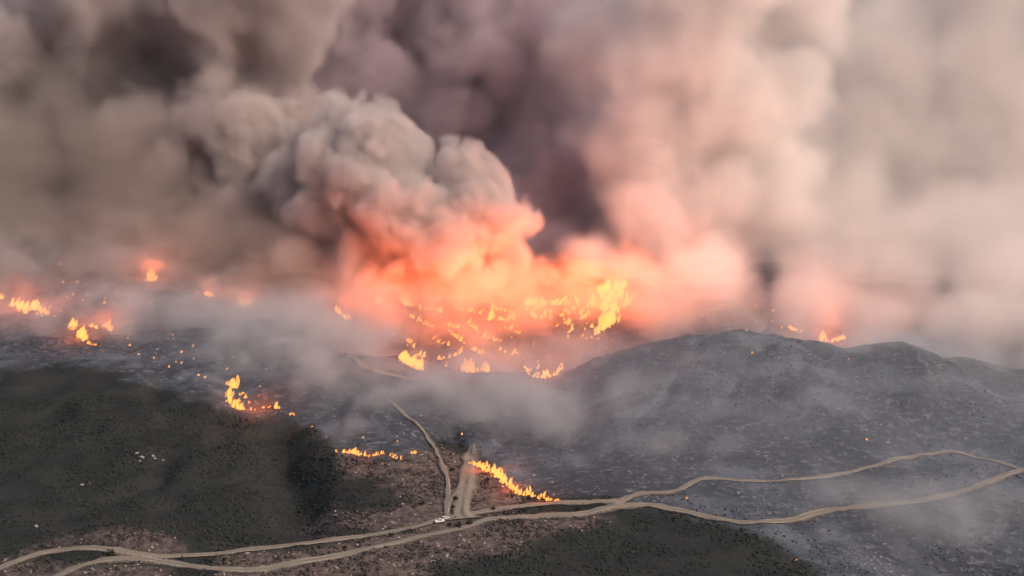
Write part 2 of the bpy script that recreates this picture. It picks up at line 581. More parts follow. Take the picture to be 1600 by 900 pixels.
SHR = [shrub_meshes(90 + k) for k in range(3)]
SHRUBS = [(175, 866, 11, 'dark round shrub at the meeting of the two left tracks'), (702, 822, 9, 'dark shrub just below the parked vehicles'), (716, 823, 11, 'dark shrub in the middle of the junction island'),
          (732, 820, 10, 'dark shrub at the right end of the junction island'), (708, 795, 8, 'dark shrub between the narrow path and the cleared strip'), (711, 782, 9, 'tall dark shrub above another between path and cleared strip'),
          (706, 736, 8, 'dark shrub between the upper path and the top of the cleared strip'), (770, 798, 9, 'dark shrub on the verge right of the junction'), (640, 832, 9, 'dark shrub between the two tracks left of the vehicles'),
          (612, 838, 8, 'second dark shrub between the two tracks left of the vehicles'), (820, 800, 8, 'dark shrub on the island below the burning line'), (905, 797, 9, 'dark shrub near the right end of the island below the burning line'),
          (284, 876, 8, 'dark shrub on the point where the left tracks part'), (350, 878, 9, 'leftmost dark shrub on the strip between the two parted tracks'), (540, 858, 8, 'dark shrub midway between the two parted tracks'),
          (660, 788, 9, 'dark shrub on the brown scrub left of the narrow path'), (762, 752, 9, 'dark shrub in the brown scrub below the burning line')]
for k, (u, v, r, lab) in enumerate(SHRUBS):
    p = hit(u, v)
    root = empty('shrub', p, random.uniform(0, 6.28))
    sc = px(p) * r * .62
    root.scale = (sc * 1.15, sc, sc)
    tag(root, lab, 'shrub', 'dark shrubs along the tracks')
    for src in SHR[k % 3]:
        c_ = src.copy()
        COL.objects.link(c_)
        c_.parent = root


def box(x0, x1, y0, y1, z0, z1, tx=0.0, ty=0.0):
    """box with its top drawn in by tx, ty"""
    V = [(x0, y0, z0), (x1, y0, z0), (x1, y1, z0), (x0, y1, z0), (x0 + tx, y0 + ty, z1), (x1 - tx, y0 + ty, z1), (x1 - tx, y1 - ty, z1), (x0 + tx, y1 - ty, z1)]
    return V, [(0, 3, 2, 1), (4, 5, 6, 7), (0, 1, 5, 4), (1, 2, 6, 5), (2, 3, 7, 6), (3, 0, 4, 7)]


def joined(*parts):
    V, Fc = [], []
    for v, f in parts:
        n = len(V)
        V += list(v)
        Fc += [tuple(i + n for i in q) for q in f]
    return V, Fc


def wheel_shape(r, w, n=14):
    V, Fc = [], []
    for y in (-w / 2, w / 2):
        V += [(r * math.cos(6.283 * k / n), y, r * math.sin(6.283 * k / n)) for k in range(n)]
    Fc = [tuple(range(n)), tuple(range(2 * n - 1, n - 1, -1))] + [(k, k + n, (k + 1) % n + n, (k + 1) % n) for k in range(n)]
    return V, Fc


glassmat = material('dark_car_glass', (.02, .025, .03), .1)[0]
rubber = material('tyre_rubber', (.02, .02, .02), .9)[0]
steel = material('wheel_steel', (.4, .4, .42), .4, .8)[0]
lampmat = material('lamp_glass', (.7, .7, .66), .2)[0]


def vehicle(name, label, u, v, heading, paint, pickup):
    p = hit(u, v)
    root = empty(name, p + np.array((0, 0, .7)), heading)
    root.scale = (.95, .95, .95)
    tag(root, label, 'pickup' if pickup else 'car', 'vehicles parked at the junction')
    if pickup:
        body = joined(box(-2.6, 2.6, -.92, .92, .45, .95, .03, .03), box(1.1, 2.55, -.86, .86, .952, 1.2, .1, .08), box(-2.58, -.75, -.92, -.80, .952, 1.3), box(-2.58, -.75, .80, .92, .952, 1.3), box(-2.6, -2.5, -.79, .79, .952, 1.3))
        cab = box(-.72, 1.3, -.84, .84, .955, 1.85, .38, .14)
    else:
        body = joined(box(-2.2, 2.2, -.88, .88, .4, .92, .05, .04), box(.9, 2.1, -.82, .82, .922, 1.05, .15, .1))
        cab = box(-2.1, 1.1, -.82, .82, .925, 1.6, .42, .16)
    mesh_object('body', *body, paint, root)
    cb = mesh_object('cabin', *cab, paint, root)
    x0, x1 = (-.72, 1.3) if pickup else (-2.1, 1.1)
    zt, t = (1.85, .38) if pickup else (1.6, .42)
    for sx, nm in ((1, 'windscreen'), (-1, 'rear_window')):
        e0 = x1 if sx > 0 else x0
        V = [(e0 - sx * t * .15 + sx * .02, -.66, 1.08), (e0 - sx * t * .15 + sx * .02, .66, 1.08), (e0 - sx * t * .85 + sx * .02, .58, zt - .12), (e0 - sx * t * .85 + sx * .02, -.58, zt - .12)]
        mesh_object(nm, V, [(0, 1, 2, 3)], glassmat, cb)
    for sy in (-1, 1):
        V = [(x0 + .25, sy * .83, 1.1), (x1 - .25, sy * .83, 1.1), (x1 - .48, sy * .74, zt - .12), (x0 + .48, sy * .74, zt - .12)]
        mesh_object('side_window', V, [(0, 1, 2, 3)], glassmat, cb)
        for wx in ((-1.6, 1.7) if pickup else (-1.35, 1.35)):
            w = mesh_object('wheel', *wheel_shape(.42, .26), rubber, root)
            w.location = (wx, sy * .84, .42)
            rim = mesh_object('rim', *wheel_shape(.24, .29), steel, w)
        xf = 2.6 if pickup else 2.2
        lv, lf = box(xf - .04, xf + .03, sy * .7 - .15, sy * .7 + .15, .68, .84)
        mesh_object('headlight', lv, lf, lampmat, root)
    return root


vehicle('pickup_truck', 'white pickup parked on the track at the junction', 687, 818, math.radians(24), material('white_car_paint', (.55, .52, .50), .5)[0], True)
vehicle('parked_car', 'pale pink looking car parked ahead of the white pickup', 696, 813, math.radians(30), material('pale_car_paint', (.46, .34, .33), .5)[0], False)

# ------------------------------------------------------------------ fires
fmat = bpy.data.materials.new('flame')
fmat.use_nodes = True
g = NG(fmat.node_tree)
g.t.nodes.clear()
out = g.n('ShaderNodeOutputMaterial')
em = g.n('ShaderNodeEmission')
heat = g.attr('heat')                                   # 0 at the root of a tongue, 1 at its tip
rp = g.n('ShaderNodeValToRGB')
g.put(rp.inputs[0], heat)
el = rp.color_ramp.elements
el[0].position, el[0].color = .0, (1, .38, .085, 1)
el[1].position, el[1].color = 1.0, (1, .08, .015, 1)
e = el.new(.35)
e.color = (1, .28, .04, 1)
e = el.new(.65)
e.color = (1, .14, .022, 1)
g.put(em.inputs[0], rp.outputs[0])
em.inputs[1].default_value = 1.5
tr = g.n('ShaderNodeBsdfTransparent')
mx = g.n('ShaderNodeMixShader')
lw = g.n('ShaderNodeLayerWeight')
lw.inputs[0].default_value = .35
g.put(mx.inputs[0], g.m('MULTIPLY', g.step(heat, .15, 1.0, .42, .08), g.step(lw.outputs['Facing'], .5, 1.0, 1.0, .2)))   # burning gas: thin and see-through, brightest where tongues overlap
g.t.links.new(tr.outputs[0], mx.inputs[1])
g.t.links.new(em.outputs[0], mx.inputs[2])
g.t.links.new(mx.outputs[0], out.inputs['Surface'])
fmat.cycles.emission_sampling = 'NONE'


def tongues(n, w, h, lean=(0, 0), seed=0, spread=1.0, cools=(0, .1, .35, .5)):
    """n flame tongues round the origin: tapered, bent, closed lofts; w half-width of the patch, h height of the tallest"""
    r = np.random.default_rng(seed)
    V, Fc, Ht = [], [], []
    R, K = 7, 5
    for _ in range(n):
        bx, by = r.normal(0, .5, 2) * w * spread
        hh = h * r.uniform(.4, 1.0) * (1 - .35 * min(1, abs(bx) / (w + 1e-6)))
        rad = hh * r.uniform(.16, .30)
        ph, sw = r.uniform(0, 6.28), hh * r.uniform(.05, .16)
        cool = r.choice(cools)
        b0 = len(V)
        for i in range(R):
            t = i / (R - 1)
            rr = rad * (.55 + 1.5 * t * (1 - t) - .55 * t ** 1.5) * (1 if i < R - 1 else .04)
            ox = bx + sw * math.sin(ph + 5 * t) * t + lean[0] * hh * t * t
            oy = by + sw * math.cos(ph * 1.7 + 4 * t) * t + lean[1] * hh * t * t
            for k in range(K):
                a = 6.283 * k / K + .5 * i + ph
                q = rr * r.uniform(.75, 1.25)
                V.append((ox + q * math.cos(a), oy + q * math.sin(a), -.06 * hh + t * hh))
                Ht.append(min(1, cool + (1 - cool) * t * r.uniform(.9, 1.1)))
        for i in range(R - 1):
            for k in range(K):
                a, b = b0 + i * K + k, b0 + i * K + (k + 1) % K
                Fc += [(a, b, b + K), (a, b + K, a + K)]
    return np.array(V), np.array(Fc), np.array(Ht)


FL = []
GLOW = 3.2e5
RU = random.uniform
for k in range(8):                                       # shared flame shapes, one metre high
    V, Fc, Ht = tongues(4 + k % 3, .38, 1.0, (RNG.uniform(-.1, .35), .1), 50 + k)
    o = mesh_object('flame', V, Fc, fmat, attrs={'heat': Ht}, smooth=True, link=False)
    FL.append(o.data)
    bpy.data.objects.remove(o)
FLR = []
for k in range(5):                                       # cooler red tongues that lick above the bright ones
    V, Fc, Ht = tongues(3 + k % 2, .26, 1.0, (RNG.uniform(.0, .3), .1), 80 + k, cools=(.45, .55, .65))
    o = mesh_object('flame', V, Fc, fmat, attrs={'heat': Ht}, smooth=True, link=False)
    FLR.append(o.data)
    bpy.data.objects.remove(o)


def fire(label, spots, group=None, light=0.0, lift=8.0, color=(1, .168, .04), cat='fire', size=10., name='fire', lights=None):
    """spots: (u, v, height_px[, width_px]) of single flames; one thing with a child per flame and a lamp for its light"""
    base = hit(*spots[len(spots) // 2][:2])
    root = empty(name, base)
    tag(root, label, cat, group)
    todo_ = [(s, FL) for s in spots]
    if len(spots) > 3:
        todo_ += [((s[0] + random.uniform(-1, 4), s[1] - random.uniform(0, 3), s[2] * random.uniform(1.0, 1.6)), FLR) for s in spots if random.random() < .55]
    for s, shapes in todo_:
        p = hit(s[0], s[1])
        k = px(p)
        ob = bpy.data.objects.new('flame', random.choice(shapes))
        COL.objects.link(ob)
        ob.parent = root
        ob.location = tuple(float(q) for q in p - base)
        hh = s[2] * k * random.uniform(.7, 1.2)
        ww = (s[3] if len(s) > 3 else s[2] * random.uniform(.8, 1.35)) * k * random.uniform(.9, 1.2)
        ob.scale = (ww, ww, hh)
        ob.rotation_euler = (0, 0, random.uniform(-.5, .5))
    for (u, v, e, li) in (lights or ([(spots[len(spots) // 2][0], spots[len(spots) // 2][1], light, lift)] if light else [])):
        la = bpy.data.lights.new('fire_glow', 'POINT')
        la.energy, la.color, la.shadow_soft_size = e * GLOW, color, size
        lo = bpy.data.objects.new('fire_glow', la)
        COL.objects.link(lo)
        lo.parent = root
        p = hit(u, v)
        lo.location = tuple(float(q) for q in p + np.array((0, 0, li)) - base)
    return root


def along(pts, n, h0, h1, jit=2.0):
    l = smooth_line(pts, n)
    return [(u + random.uniform(-jit, jit), v + random.uniform(-jit, jit) * .5, h0 + (h1 - h0) * k / max(1, n - 1) * 1.0 + random.uniform(-1, 1) * .25 * h0) for k, (u, v) in enumerate(l)]


# the line beside the cleared strip and the short line in the brown scrub
fire('long slanting line of yellow flames beside the cleared strip', along([(741, 729), (757, 735), (772, 741)], 9, 15, 13, 2) + along([(774, 744), (790, 755), (805, 768), (818, 775)], 13, 13, 9, 1.5) + along([(826, 774), (845, 779), (860, 783)], 6, 9, 8) + [(867, 784, 9), (873, 784, 7)], lights=[(760, 735, .05, 5), (800, 762, .04, 4), (850, 780, .02, 3)], size=4)
fire('wavy row of flames at the edge of brown scrub', along([(537, 708), (550, 708), (562, 712), (578, 713), (594, 710)], 12, 8, 7, 1.2), light=.02, lift=4, size=4)
fire('short low flame right of the wavy row', along([(610, 712), (617, 716), (625, 717)], 4, 5, 6, 1), size=3)
fire('small flame next to the narrow pale path', along([(642, 709), (651, 707)], 3, 7, 6, 1), size=3)
fire('tiny lone flame left of the wavy row', [(524, 707, 7, 6)])
# left slope
fire('tall hooked fire with a burning tail at the green slope edge', along([(357, 617), (358, 628), (366, 636), (378, 640), (400, 640)], 11, 14, 7, 1.5) + [(364, 606, 18, 12), (369, 607, 15, 12), (374, 618, 8), (383, 622, 8), (388, 630, 7), (372, 628, 9), (412, 638, 5), (420, 637, 5), (431, 638, 11), (436, 638, 8)], light=.07, lift=8, size=5)
fire('small fire at the tail end of the hooked fire', [(455, 648, 7), (459, 649, 5)], size=3)
fire('broad bright fire at the far end of the left slope', along([(-12, 463), (4, 466)], 5, 9, 9, 1.5) + along([(20, 478), (36, 484), (52, 482), (66, 490)], 14, 15, 10, 4) + [(30, 486, 10), (38, 490, 8), (58, 492, 5), (66, 494, 5)], light=.35, lift=16, size=12)
fire('two steep flames below the broad left fire', along([(111, 508), (115, 514)], 4, 13, 11, 1) + along([(124, 522), (128, 528), (133, 533)], 6, 14, 11, 1.5) + along([(137, 537), (148, 540)], 4, 6, 4, 1), light=.12, lift=9, size=5)
fire('pair of slanting flames beside the two steep flames', along([(144, 511), (151, 514)], 3, 9, 9, 1) + along([(162, 510), (172, 516)], 3, 9, 7, 1), light=.05, lift=8, size=4)
fire('lone triangular fire halfway up the smoky slope', [(229, 438, 8), (234, 439, 20, 13), (238, 439, 19, 14), (241, 438, 12), (236, 439, 12)], light=.14, lift=12, size=6)
fire('low orange fire uphill from the curving track', along([(320, 461), (328, 463), (336, 464)], 5, 11, 7, 1.5), light=.07, lift=9, size=5)
fire('forked orange fire uphill from the curving track', along([(377, 477), (384, 480), (389, 474)], 5, 12, 12, 2), light=.07, lift=9, size=5)
fire('faint red fire high on the far left slope', along([(75, 357), (83, 358), (92, 361)], 5, 6, 5, 1.5), light=.08, lift=10, size=5)
fire('slanting orange fire beside the main fire bowl', along([(524, 486), (533, 493), (542, 501)], 6, 9, 9, 1), light=.12, lift=12, size=12)
STREAKS = []                                              # short slanting runs of fire on the slope of the bowl
for a_, b_, n_ in [((642, 495), (674, 511), 7), ((696, 508), (714, 512), 4), ((732, 507), (747, 517), 5), ((704, 520), (724, 536), 6), ((756, 527), (782, 534), 5), ((736, 546), (752, 555), 4), ((686, 562), (718, 554), 5),
                   ((655, 482), (690, 488), 5), ((715, 484), (750, 490), 6), ((768, 482), (812, 492), 7), ((790, 512), (812, 522), 4), ((676, 530), (698, 540), 4), ((636, 532), (648, 544), 4), ((780, 548), (800, 556), 3)]:
    STREAKS += [(a_[0] + (b_[0] - a_[0]) * k / (n_ - 1) + RU(-1.5, 1.5), a_[1] + (b_[1] - a_[1]) * k / (n_ - 1) + RU(-1, 1), RU(4, 9), RU(6, 10)) for k in range(n_)]
# the bowl
fire('bright yellow fire on the near lip of the bowl', along([(629, 560), (636, 568), (648, 572), (660, 578)], 12, 18, 11, 2.5) + [(655, 556, 9), (662, 558, 10), (632, 560, 18, 14)], lights=[(645, 566, .22, 10), (600, 540, .3, 22)], size=20)
fire('twin flames low in the middle of the bowl', along([(728, 580), (742, 580)], 6, 17, 14, 3) + along([(752, 578), (762, 580)], 5, 18, 12, 3), lights=[(735, 576, .2, 12), (765, 560, .25, 18)], size=20)
fire('ring of small flames at the front of the bowl', along([(820, 575), (826, 584), (840, 590), (856, 590), (868, 585), (876, 574)], 14, 7, 7, 2) + [(852, 586, 10), (840, 576, 5)], light=.12, lift=9, size=12)
fire('round yellow blaze deep in the bowl smoke', [(RU(822, 852), RU(472, 499), RU(6, 14)) for _ in range(18)], lights=[(836, 492, .55, 22), (870, 470, .5, 34)], size=26, color=(1, .185, .04))
fire('tallest yellow blaze at the heart of the fire', [(RU(936, 980), RU(446, 490), RU(7, 17)) for _ in range(34)] + [(962, 468, 24, 14), (972, 466, 26, 12), (950, 470, 20, 12)], lights=[(955, 475, .7, 24), (990, 450, .3, 40), (920, 480, .5, 24)], size=28, color=(1, .185, .04))
fire('flames below the tallest blaze', along([(933, 520), (942, 514), (952, 506), (957, 495)], 11, 14, 20, 4) + [(905, 490, 12), (897, 484, 10), (868, 476, 9), (875, 476, 10)], light=.4, lift=14, size=20)
fire('patch of red flames under the billowing smoke', [(RU(588, 648), RU(440, 482), RU(6, 13)) for _ in range(34)], lights=[(615, 470, .5, 16), (570, 470, .3, 14)], size=26)
fire('spread of pale broken flames across the middle of the bowl', STREAKS + along([(760, 500), (775, 496), (790, 500), (805, 496)], 10, 11, 9, 6), lights=[(770, 500, .6, 26), (720, 495, .6, 26), (800, 480, .5, 30)], size=30)
fire('dim flames hidden behind the bowl smoke', along([(680, 470), (710, 468), (740, 470)], 8, 14, 12, 5), lights=[(690, 470, .5, 20), (740, 460, .5, 30)], size=30)
fire('broken flames on the right side of the bowl', [(RU(858, 935), RU(462, 500), RU(5, 11)) for _ in range(30)] + [(RU(880, 960), RU(500, 530), RU(4, 9)) for _ in range(14)], lights=[(900, 480, .35, 26), (1010, 470, .2, 30)], size=26)
# right ridge
fire('fire on the saddle of the burnt ridge', [(1283, 533, 14, 9), (1287, 533, 22, 14), (1292, 534, 12), (1300, 534, 10), (1307, 533, 9), (1314, 531, 8), (1319, 530, 7)], light=.5, lift=16, size=12)
fire('thin streak of fire on the ridge beside the saddle', along([(1235, 515), (1241, 517), (1249, 520)], 5, 4.5, 4.5, 1), light=.02, lift=5, size=4)

LANDMARK = {'the slanting flame line': (795, 757), 'the wavy flame row': (568, 711), 'the tall hooked fire': (375, 625), 'the broad left fire': (35, 478),
            'the two steep flames': (124, 522), 'the triangular fire': (236, 432), 'the low orange fire': (328, 460), 'the forked fire': (383, 472), 'the slanting bowl-side fire': (533, 493),
            'the fire on the near lip': (645, 568), 'the twin flames': (745, 575), 'the ring of flames': (848, 583), 'the round yellow blaze': (836, 482), 'the tallest blaze': (957, 460),
            'the red flame patch': (615, 462), 'the mid bowl flames': (765, 500), 'the fire on the saddle': (1298, 525)}
EM = {
    ('tiny spot fire on the smoky left slope', 'spot fires on the left slope'): [(93, 414, 8), (98, 442, 6), (121, 441, 6), (104, 464, 5), (114, 461, 5), (130, 470, 6), (135, 463, 5), (164, 474, 9), (165, 467, 5), (199, 473, 5), (235, 474, 6), (308, 457, 5), (348, 463, 4), (78, 481, 5), (85, 495, 5), (95, 487, 5), (203, 522, 6), (200, 529, 5), (203, 540, 8), (217, 554, 8), (240, 560, 6), (246, 546, 4), (270, 524, 5), (271, 530, 4), (284, 551, 6), (275, 566, 4), (284, 568, 6), (302, 541, 5), (303, 561, 4), (264, 574, 5), (309, 587, 7), (320, 590, 6), (354, 577, 6), (365, 558, 4), (380, 556, 4), (406, 604, 5), (404, 619, 5), (416, 577, 4), (418, 540, 4), (488, 667, 5), (466, 498, 4), (415, 538, 4), (174, 519, 4), (178, 475, 4)],
    ('tiny spot fire scattered inside the fire bowl', 'spot fires in the bowl'): [(616, 523, 6), (645, 497, 6), (652, 502, 7), (662, 508, 6), (670, 509, 5), (637, 540, 7), (643, 532, 5), (700, 509, 7), (708, 510, 6), (735, 510, 7), (741, 513, 6), (708, 522, 6), (714, 528, 6), (718, 532, 6), (760, 530, 6), (777, 531, 6), (763, 527, 5), (740, 548, 8), (747, 552, 8), (712, 555, 8), (690, 562, 6), (697, 573, 8), (672, 494, 5), (690, 497, 5), (720, 484, 6), (755, 486, 6), (775, 484, 7), (802, 500, 8), (800, 528, 5), (834, 538, 6), (840, 566, 5), (820, 560, 5), (870, 510, 8), (882, 505, 7), (890, 500, 8), (923, 528, 8), (935, 530, 8), (770, 588, 6), (640, 462, 10), (655, 478, 8), (562, 490, 6), (572, 474, 6), (596, 474, 7), (880, 470, 10), (855, 474, 9), (780, 515, 6), (905, 468, 9)],
    ('tiny spot fire along the right ridge', 'spot fires along the right ridge'): [(1089, 478, 6), (1107, 484, 6), (1096, 494, 5), (1181, 478, 5), (1208, 486, 7), (1207, 502, 5), (1221, 513, 6), (1167, 517, 4), (1182, 502, 4), (1175, 552, 6), (1326, 562, 5), (1356, 534, 5), (1355, 503, 5), (1542, 550, 8)],
    ('tiny spot fire smouldering on the burnt slope', 'spot fires on the burnt slope'): [(1355, 688, 8), (1072, 779, 6), (1244, 877, 8), (722, 679, 7), (835, 743, 4), (510, 683, 4), (567, 684, 5), (620, 682, 4), (621, 690, 4)],
}
ORD = ['nearest', 'second nearest', 'third nearest', 'fourth nearest', 'fifth nearest', 'sixth nearest', 'seventh nearest', 'eighth nearest', 'ninth nearest', 'tenth nearest', 'eleventh nearest', 'twelfth nearest', 'farthest but near']
side_count = {}
todo = []
for (label, group), spots in EM.items():
    for (u, v, h) in spots:
        d, ref, (fu, fv) = min((math.hypot(u - a, v - b), nm, (a, b)) for nm, (a, b) in LANDMARK.items())
        side = ('right' if u > fu else 'left') if abs(u - fu) > abs(v - fv) * 1.2 else ('below' if v > fv else 'above')
        todo.append((d, ref, side, group, u, v, h))
for d, ref, side, group, u, v, h in sorted(todo):
    k = side_count.get((ref, side), 0)
    side_count[(ref, side)] = k + 1
    where = {'right': 'to the right of', 'left': 'to the left of', 'above': 'above', 'below': 'below'}[side]
    fire('tiny spot fire %s %s, %s to it' % (where, ref, ORD[k]), [(u, v, h * RU(.55, .9), h * RU(.6, 1.0))], group, name='spot_fire', cat='spot fire')

# ------------------------------------------------------------------ smoke
def volume_object(name, label, lo, hi, vox, build, dens, col, aniso=0.0, rate=1.0):
    """a volume whose density grid is worked out from a field; build(g, position) returns the density socket"""
    vd = bpy.data.volumes.new(name)
    o = bpy.data.objects.new(name, vd)
    COL.objects.link(o)
    mt = bpy.data.materials.new(name)
    mt.use_nodes = True
    t = mt.node_tree
    t.nodes.clear()
    mo, pv = t.nodes.new('ShaderNodeOutputMaterial'), t.nodes.new('ShaderNodeVolumePrincipled')
    pv.inputs['Color'].default_value = (*col, 1)
    pv.inputs['Density'].default_value = dens
    pv.inputs['Anisotropy'].default_value = aniso
    t.links.new(pv.outputs[0], mo.inputs['Volume'])
    mt.cycles.volume_step_rate = rate
    vd.materials.append(mt)
    ng = bpy.data.node_groups.new(name, 'GeometryNodeTree')
    ng.interface.new_socket('Geometry', in_out='INPUT', socket_type='NodeSocketGeometry')
    ng.interface.new_socket('Geometry', in_out='OUTPUT', socket_type='NodeSocketGeometry')
    g = NG(ng)
    go, vc = g.n('NodeGroupOutput'), g.n('GeometryNodeVolumeCube')
    g.put(vc.inputs['Density'], build(g, g.n('GeometryNodeInputPosition').outputs[0]))
    vc.inputs['Min'].default_value = lo
    vc.inputs['Max'].default_value = hi
    for k, a in enumerate('XYZ'):
        vc.inputs['Resolution ' + a].default_value = max(4, int((hi[k] - lo[k]) / vox))
    sm = g.n('GeometryNodeSetMaterial')
    sm.inputs['Material'].default_value = mt
    ng.links.new(vc.outputs[0], sm.inputs[0])
    ng.links.new(sm.outputs[0], go.inputs[0])
    o.modifiers.new('smoke', 'NODES').node_group = ng
    return tag(o, label, 'smoke', kind='stuff')


def blob(u, v, Y, r, sy=1.0, sz=1.0, w=1.0):
    """a puff: centre by photo pixel and distance, radius in photo pixels, depth and height factors, weight"""
    p = at(u, v, Y)
    k = px(p) * r
    return p, (k, k * sy, k * sz), w


def field(g, p, blobs, k=.12):
    f = None
    for c, r, w in blobs:
        q = g.m('SUBTRACT', 1.0, g.v('LENGTH', g.v('DIVIDE', g.v('SUBTRACT', p, tuple(c)), tuple(r))))
        if w != 1.0:
            q = g.m('MULTIPLY', q, w)
        f = q if f is None else g.m('SMOOTH_MAX', f, q, k)
    return f


def warp(g, p, scale, amount, seed):
    n = g.noise(g.v('ADD', p, (seed * 131.7, seed * 71.3, seed * 37.1)), scale, 2)
    return g.v('ADD', p, g.v('SCALE', g.v('SUBTRACT', n.outputs['Color'], (.5, .5, .5)), s=amount))


def bounds(blobs, pad=.25, zmin=-60, zmax=430):
    lo = np.min([np.array(c) - np.array(r) * (1 + pad) for c, r, _ in blobs], 0)
    hi = np.max([np.array(c) + np.array(r) * (1 + pad) for c, r, _ in blobs], 0)
    lo[2], hi[2] = max(lo[2], zmin), min(hi[2], zmax)
    return tuple(map(float, lo)), tuple(map(float, hi))


def billow(g, p, cells, amps):
    """cauliflower bumps: rounded cells with sharp creases at several sizes"""
    s = None
    for c, a in zip(cells, amps):
        vo = g.n('ShaderNodeTexVoronoi')
        vo.inputs['Scale'].default_value = 1.0 / c
        g.put(vo.inputs['Vector'], p)
        d = vo.outputs['Distance']
        b = g.m('MULTIPLY', g.m('SUBTRACT', .35, g.m('MULTIPLY', d, d)), a)
        s = b if s is None else g.m('ADD', s, b)
    return s


def puffy(name, label, blobs, vox, dens, col, cells, amps, soft, wscale=.012, wamt=30, seed=0, thin=0.0, frag=.3, fsize=26., **kw):
    def build(g, p):
        q = warp(g, p, wscale, wamt, seed)
        f = g.m('ADD', field(g, q, blobs), billow(g, q, cells, amps))
        f = g.m('ADD', f, g.m('MULTIPLY', g.m('SUBTRACT', g.noise(g.v('MULTIPLY', q, (1, 1, .8)), 1 / fsize, 4, .62).outputs['Fac'], .5), frag))
        d = g.step(f, 0, soft)
        if thin:
            d = g.m('MULTIPLY', d, g.step(g.noise(g.v('ADD', q, (seed * 53., 0, 0)), 1 / thin, 3, .55).outputs['Fac'], .33, .62, .12, 1.0))
        return d
    lo, hi = bounds(blobs)
    return volume_object(name, label, lo, hi, vox, build, dens, col, **kw)


# cauliflower billow over the bowl
puffy('smoke_billow', 'grey cauliflower smoke billow rising over the fire bowl', [
    blob(470, 400, 1300, 46), blob(500, 330, 1320, 66), blob(530, 250, 1330, 78), blob(575, 235, 1315, 70), blob(610, 300, 1300, 92), blob(690, 320, 1300, 92),
    blob(752, 298, 1310, 58), blob(780, 342, 1300, 56), blob(660, 400, 1300, 110), blob(590, 390, 1310, 90), blob(750, 395, 1310, 70), blob(535, 185, 1350, 44), blob(450, 270, 1370, 66), blob(640, 235, 1340, 38), blob(400, 220, 1410, 75), blob(420, 330, 1380, 70)],
    2.4, .065, (.69, .605, .575), (54, 25, 11), (.85, .40, .16), .22, wamt=34, wscale=.016, seed=1, rate=.8, frag=.75, fsize=22.)
# smaller glowing puffs along the base of the bowl
puffy('smoke_puffs', 'glowing smoke puffs along the base of the fire bowl', [
    blob(580, 450, 1270, 45), blob(640, 440, 1280, 60), blob(720, 450, 1280, 65), blob(790, 440, 1290, 55), blob(850, 455, 1300, 50), blob(900, 445, 1310, 42), blob(890, 490, 1290, 50), blob(770, 500, 1280, 50, 1, .8), blob(690, 500, 1270, 50, 1, .7)],
    2.8, .035, (.62, .48, .42), (36, 17, 8), (.7, .35, .16), .35, wamt=20, seed=2, frag=.8, fsize=18.)
# left column
puffy('smoke_column', 'broad grey brown smoke column above the left slope', [
    blob(60, 330, 1500, 170), blob(60, 120, 1560, 190), blob(240, 320, 1450, 130), blob(300, 200, 1470, 150), blob(330, 60, 1450, 150), blob(425, 45, 1420, 85), blob(390, 320, 1400, 85), blob(200, 20, 1540, 170), blob(100, 420, 1400, 110), blob(350, 400, 1380, 80), blob(420, -60, 1420, 110), blob(230, -120, 1530, 170), blob(420, 180, 1450, 90), blob(-60, 250, 1500, 170)],
    4.4, .034, (.62, .525, .505), (90, 42, 19), (.9, .4, .22), .34, wamt=55, seed=3, frag=.8, fsize=44.)
# shadowed smoke behind the middle; its shade is put into the low-albedo colour
puffy('shaded_smoke', 'shadowed purple brown smoke filling the gap between the columns', [
    blob(640, 200, 1720, 210), blob(780, 60, 1740, 220), blob(560, 40, 1760, 200), blob(860, 320, 1600, 130), blob(470, 220, 1700, 170), blob(740, 380, 1480, 130), blob(500, 400, 1450, 110), blob(400, 390, 1470, 90), blob(680, -130, 1760, 220), blob(870, 405, 1440, 80)],
    6.0, .02, (.62, .51, .54), (100, 48, 24), (.9, .5, .28), .35, wamt=60, seed=4, frag=.8, fsize=50.)
# right column
puffy('smoke_column', 'tall pink lit smoke column leaning over the right ridge', [
    blob(960, 430, 1360, 70), blob(1010, 350, 1390, 95), blob(1020, 230, 1440, 120), blob(1080, 120, 1460, 150), blob(1180, 150, 1450, 130), blob(1250, 120, 1450, 80), blob(1200, 250, 1450, 115), blob(960, 80, 1520, 120), blob(1060, 430, 1390, 95), blob(1100, -40, 1470, 170), blob(1260, 20, 1470, 90), blob(1120, 330, 1420, 110), blob(1230, 370, 1430, 100), blob(1000, 430, 1290, 65), blob(1090, 425, 1300, 85), blob(925, 405, 1340, 55), blob(1120, 260, 1480, 140), blob(1110, 200, 1500, 150)],
    4.4, .022, (.97, .875, .825), (95, 42, 18), (.62, .26, .15), .62, wamt=65, seed=5, frag=.65, fsize=36.)
# thin bank hugging the left slope
puffy('smoke_bank', 'hazy brown smoke bank hugging the far left slope', [
    blob(-90, 390, 1300, 150, 1, 1.1), blob(50, 380, 1310, 140, 1, 1.1), blob(180, 390, 1290, 130, 1, 1.0), blob(310, 400, 1270, 120, 1, .9), blob(420, 420, 1250, 95, 1, .9), blob(510, 450, 1210, 75, 1, .8), blob(180, 280, 1360, 150), blob(20, 260, 1360, 160), blob(450, 380, 1290, 70), blob(-20, 445, 1215, 95, 1, .9, .7), blob(120, 452, 1205, 90, 1, .9, .7), blob(260, 465, 1180, 90, 1, .9, .8), blob(390, 478, 1150, 85, 1, .9, .8), blob(480, 500, 1100, 75, 1, .9, .8)],
    5.5, .014, (.44, .37, .335), (80, 36, 17), (.7, .45, .25), .9, wamt=60, seed=9, frag=.6, fsize=40.)
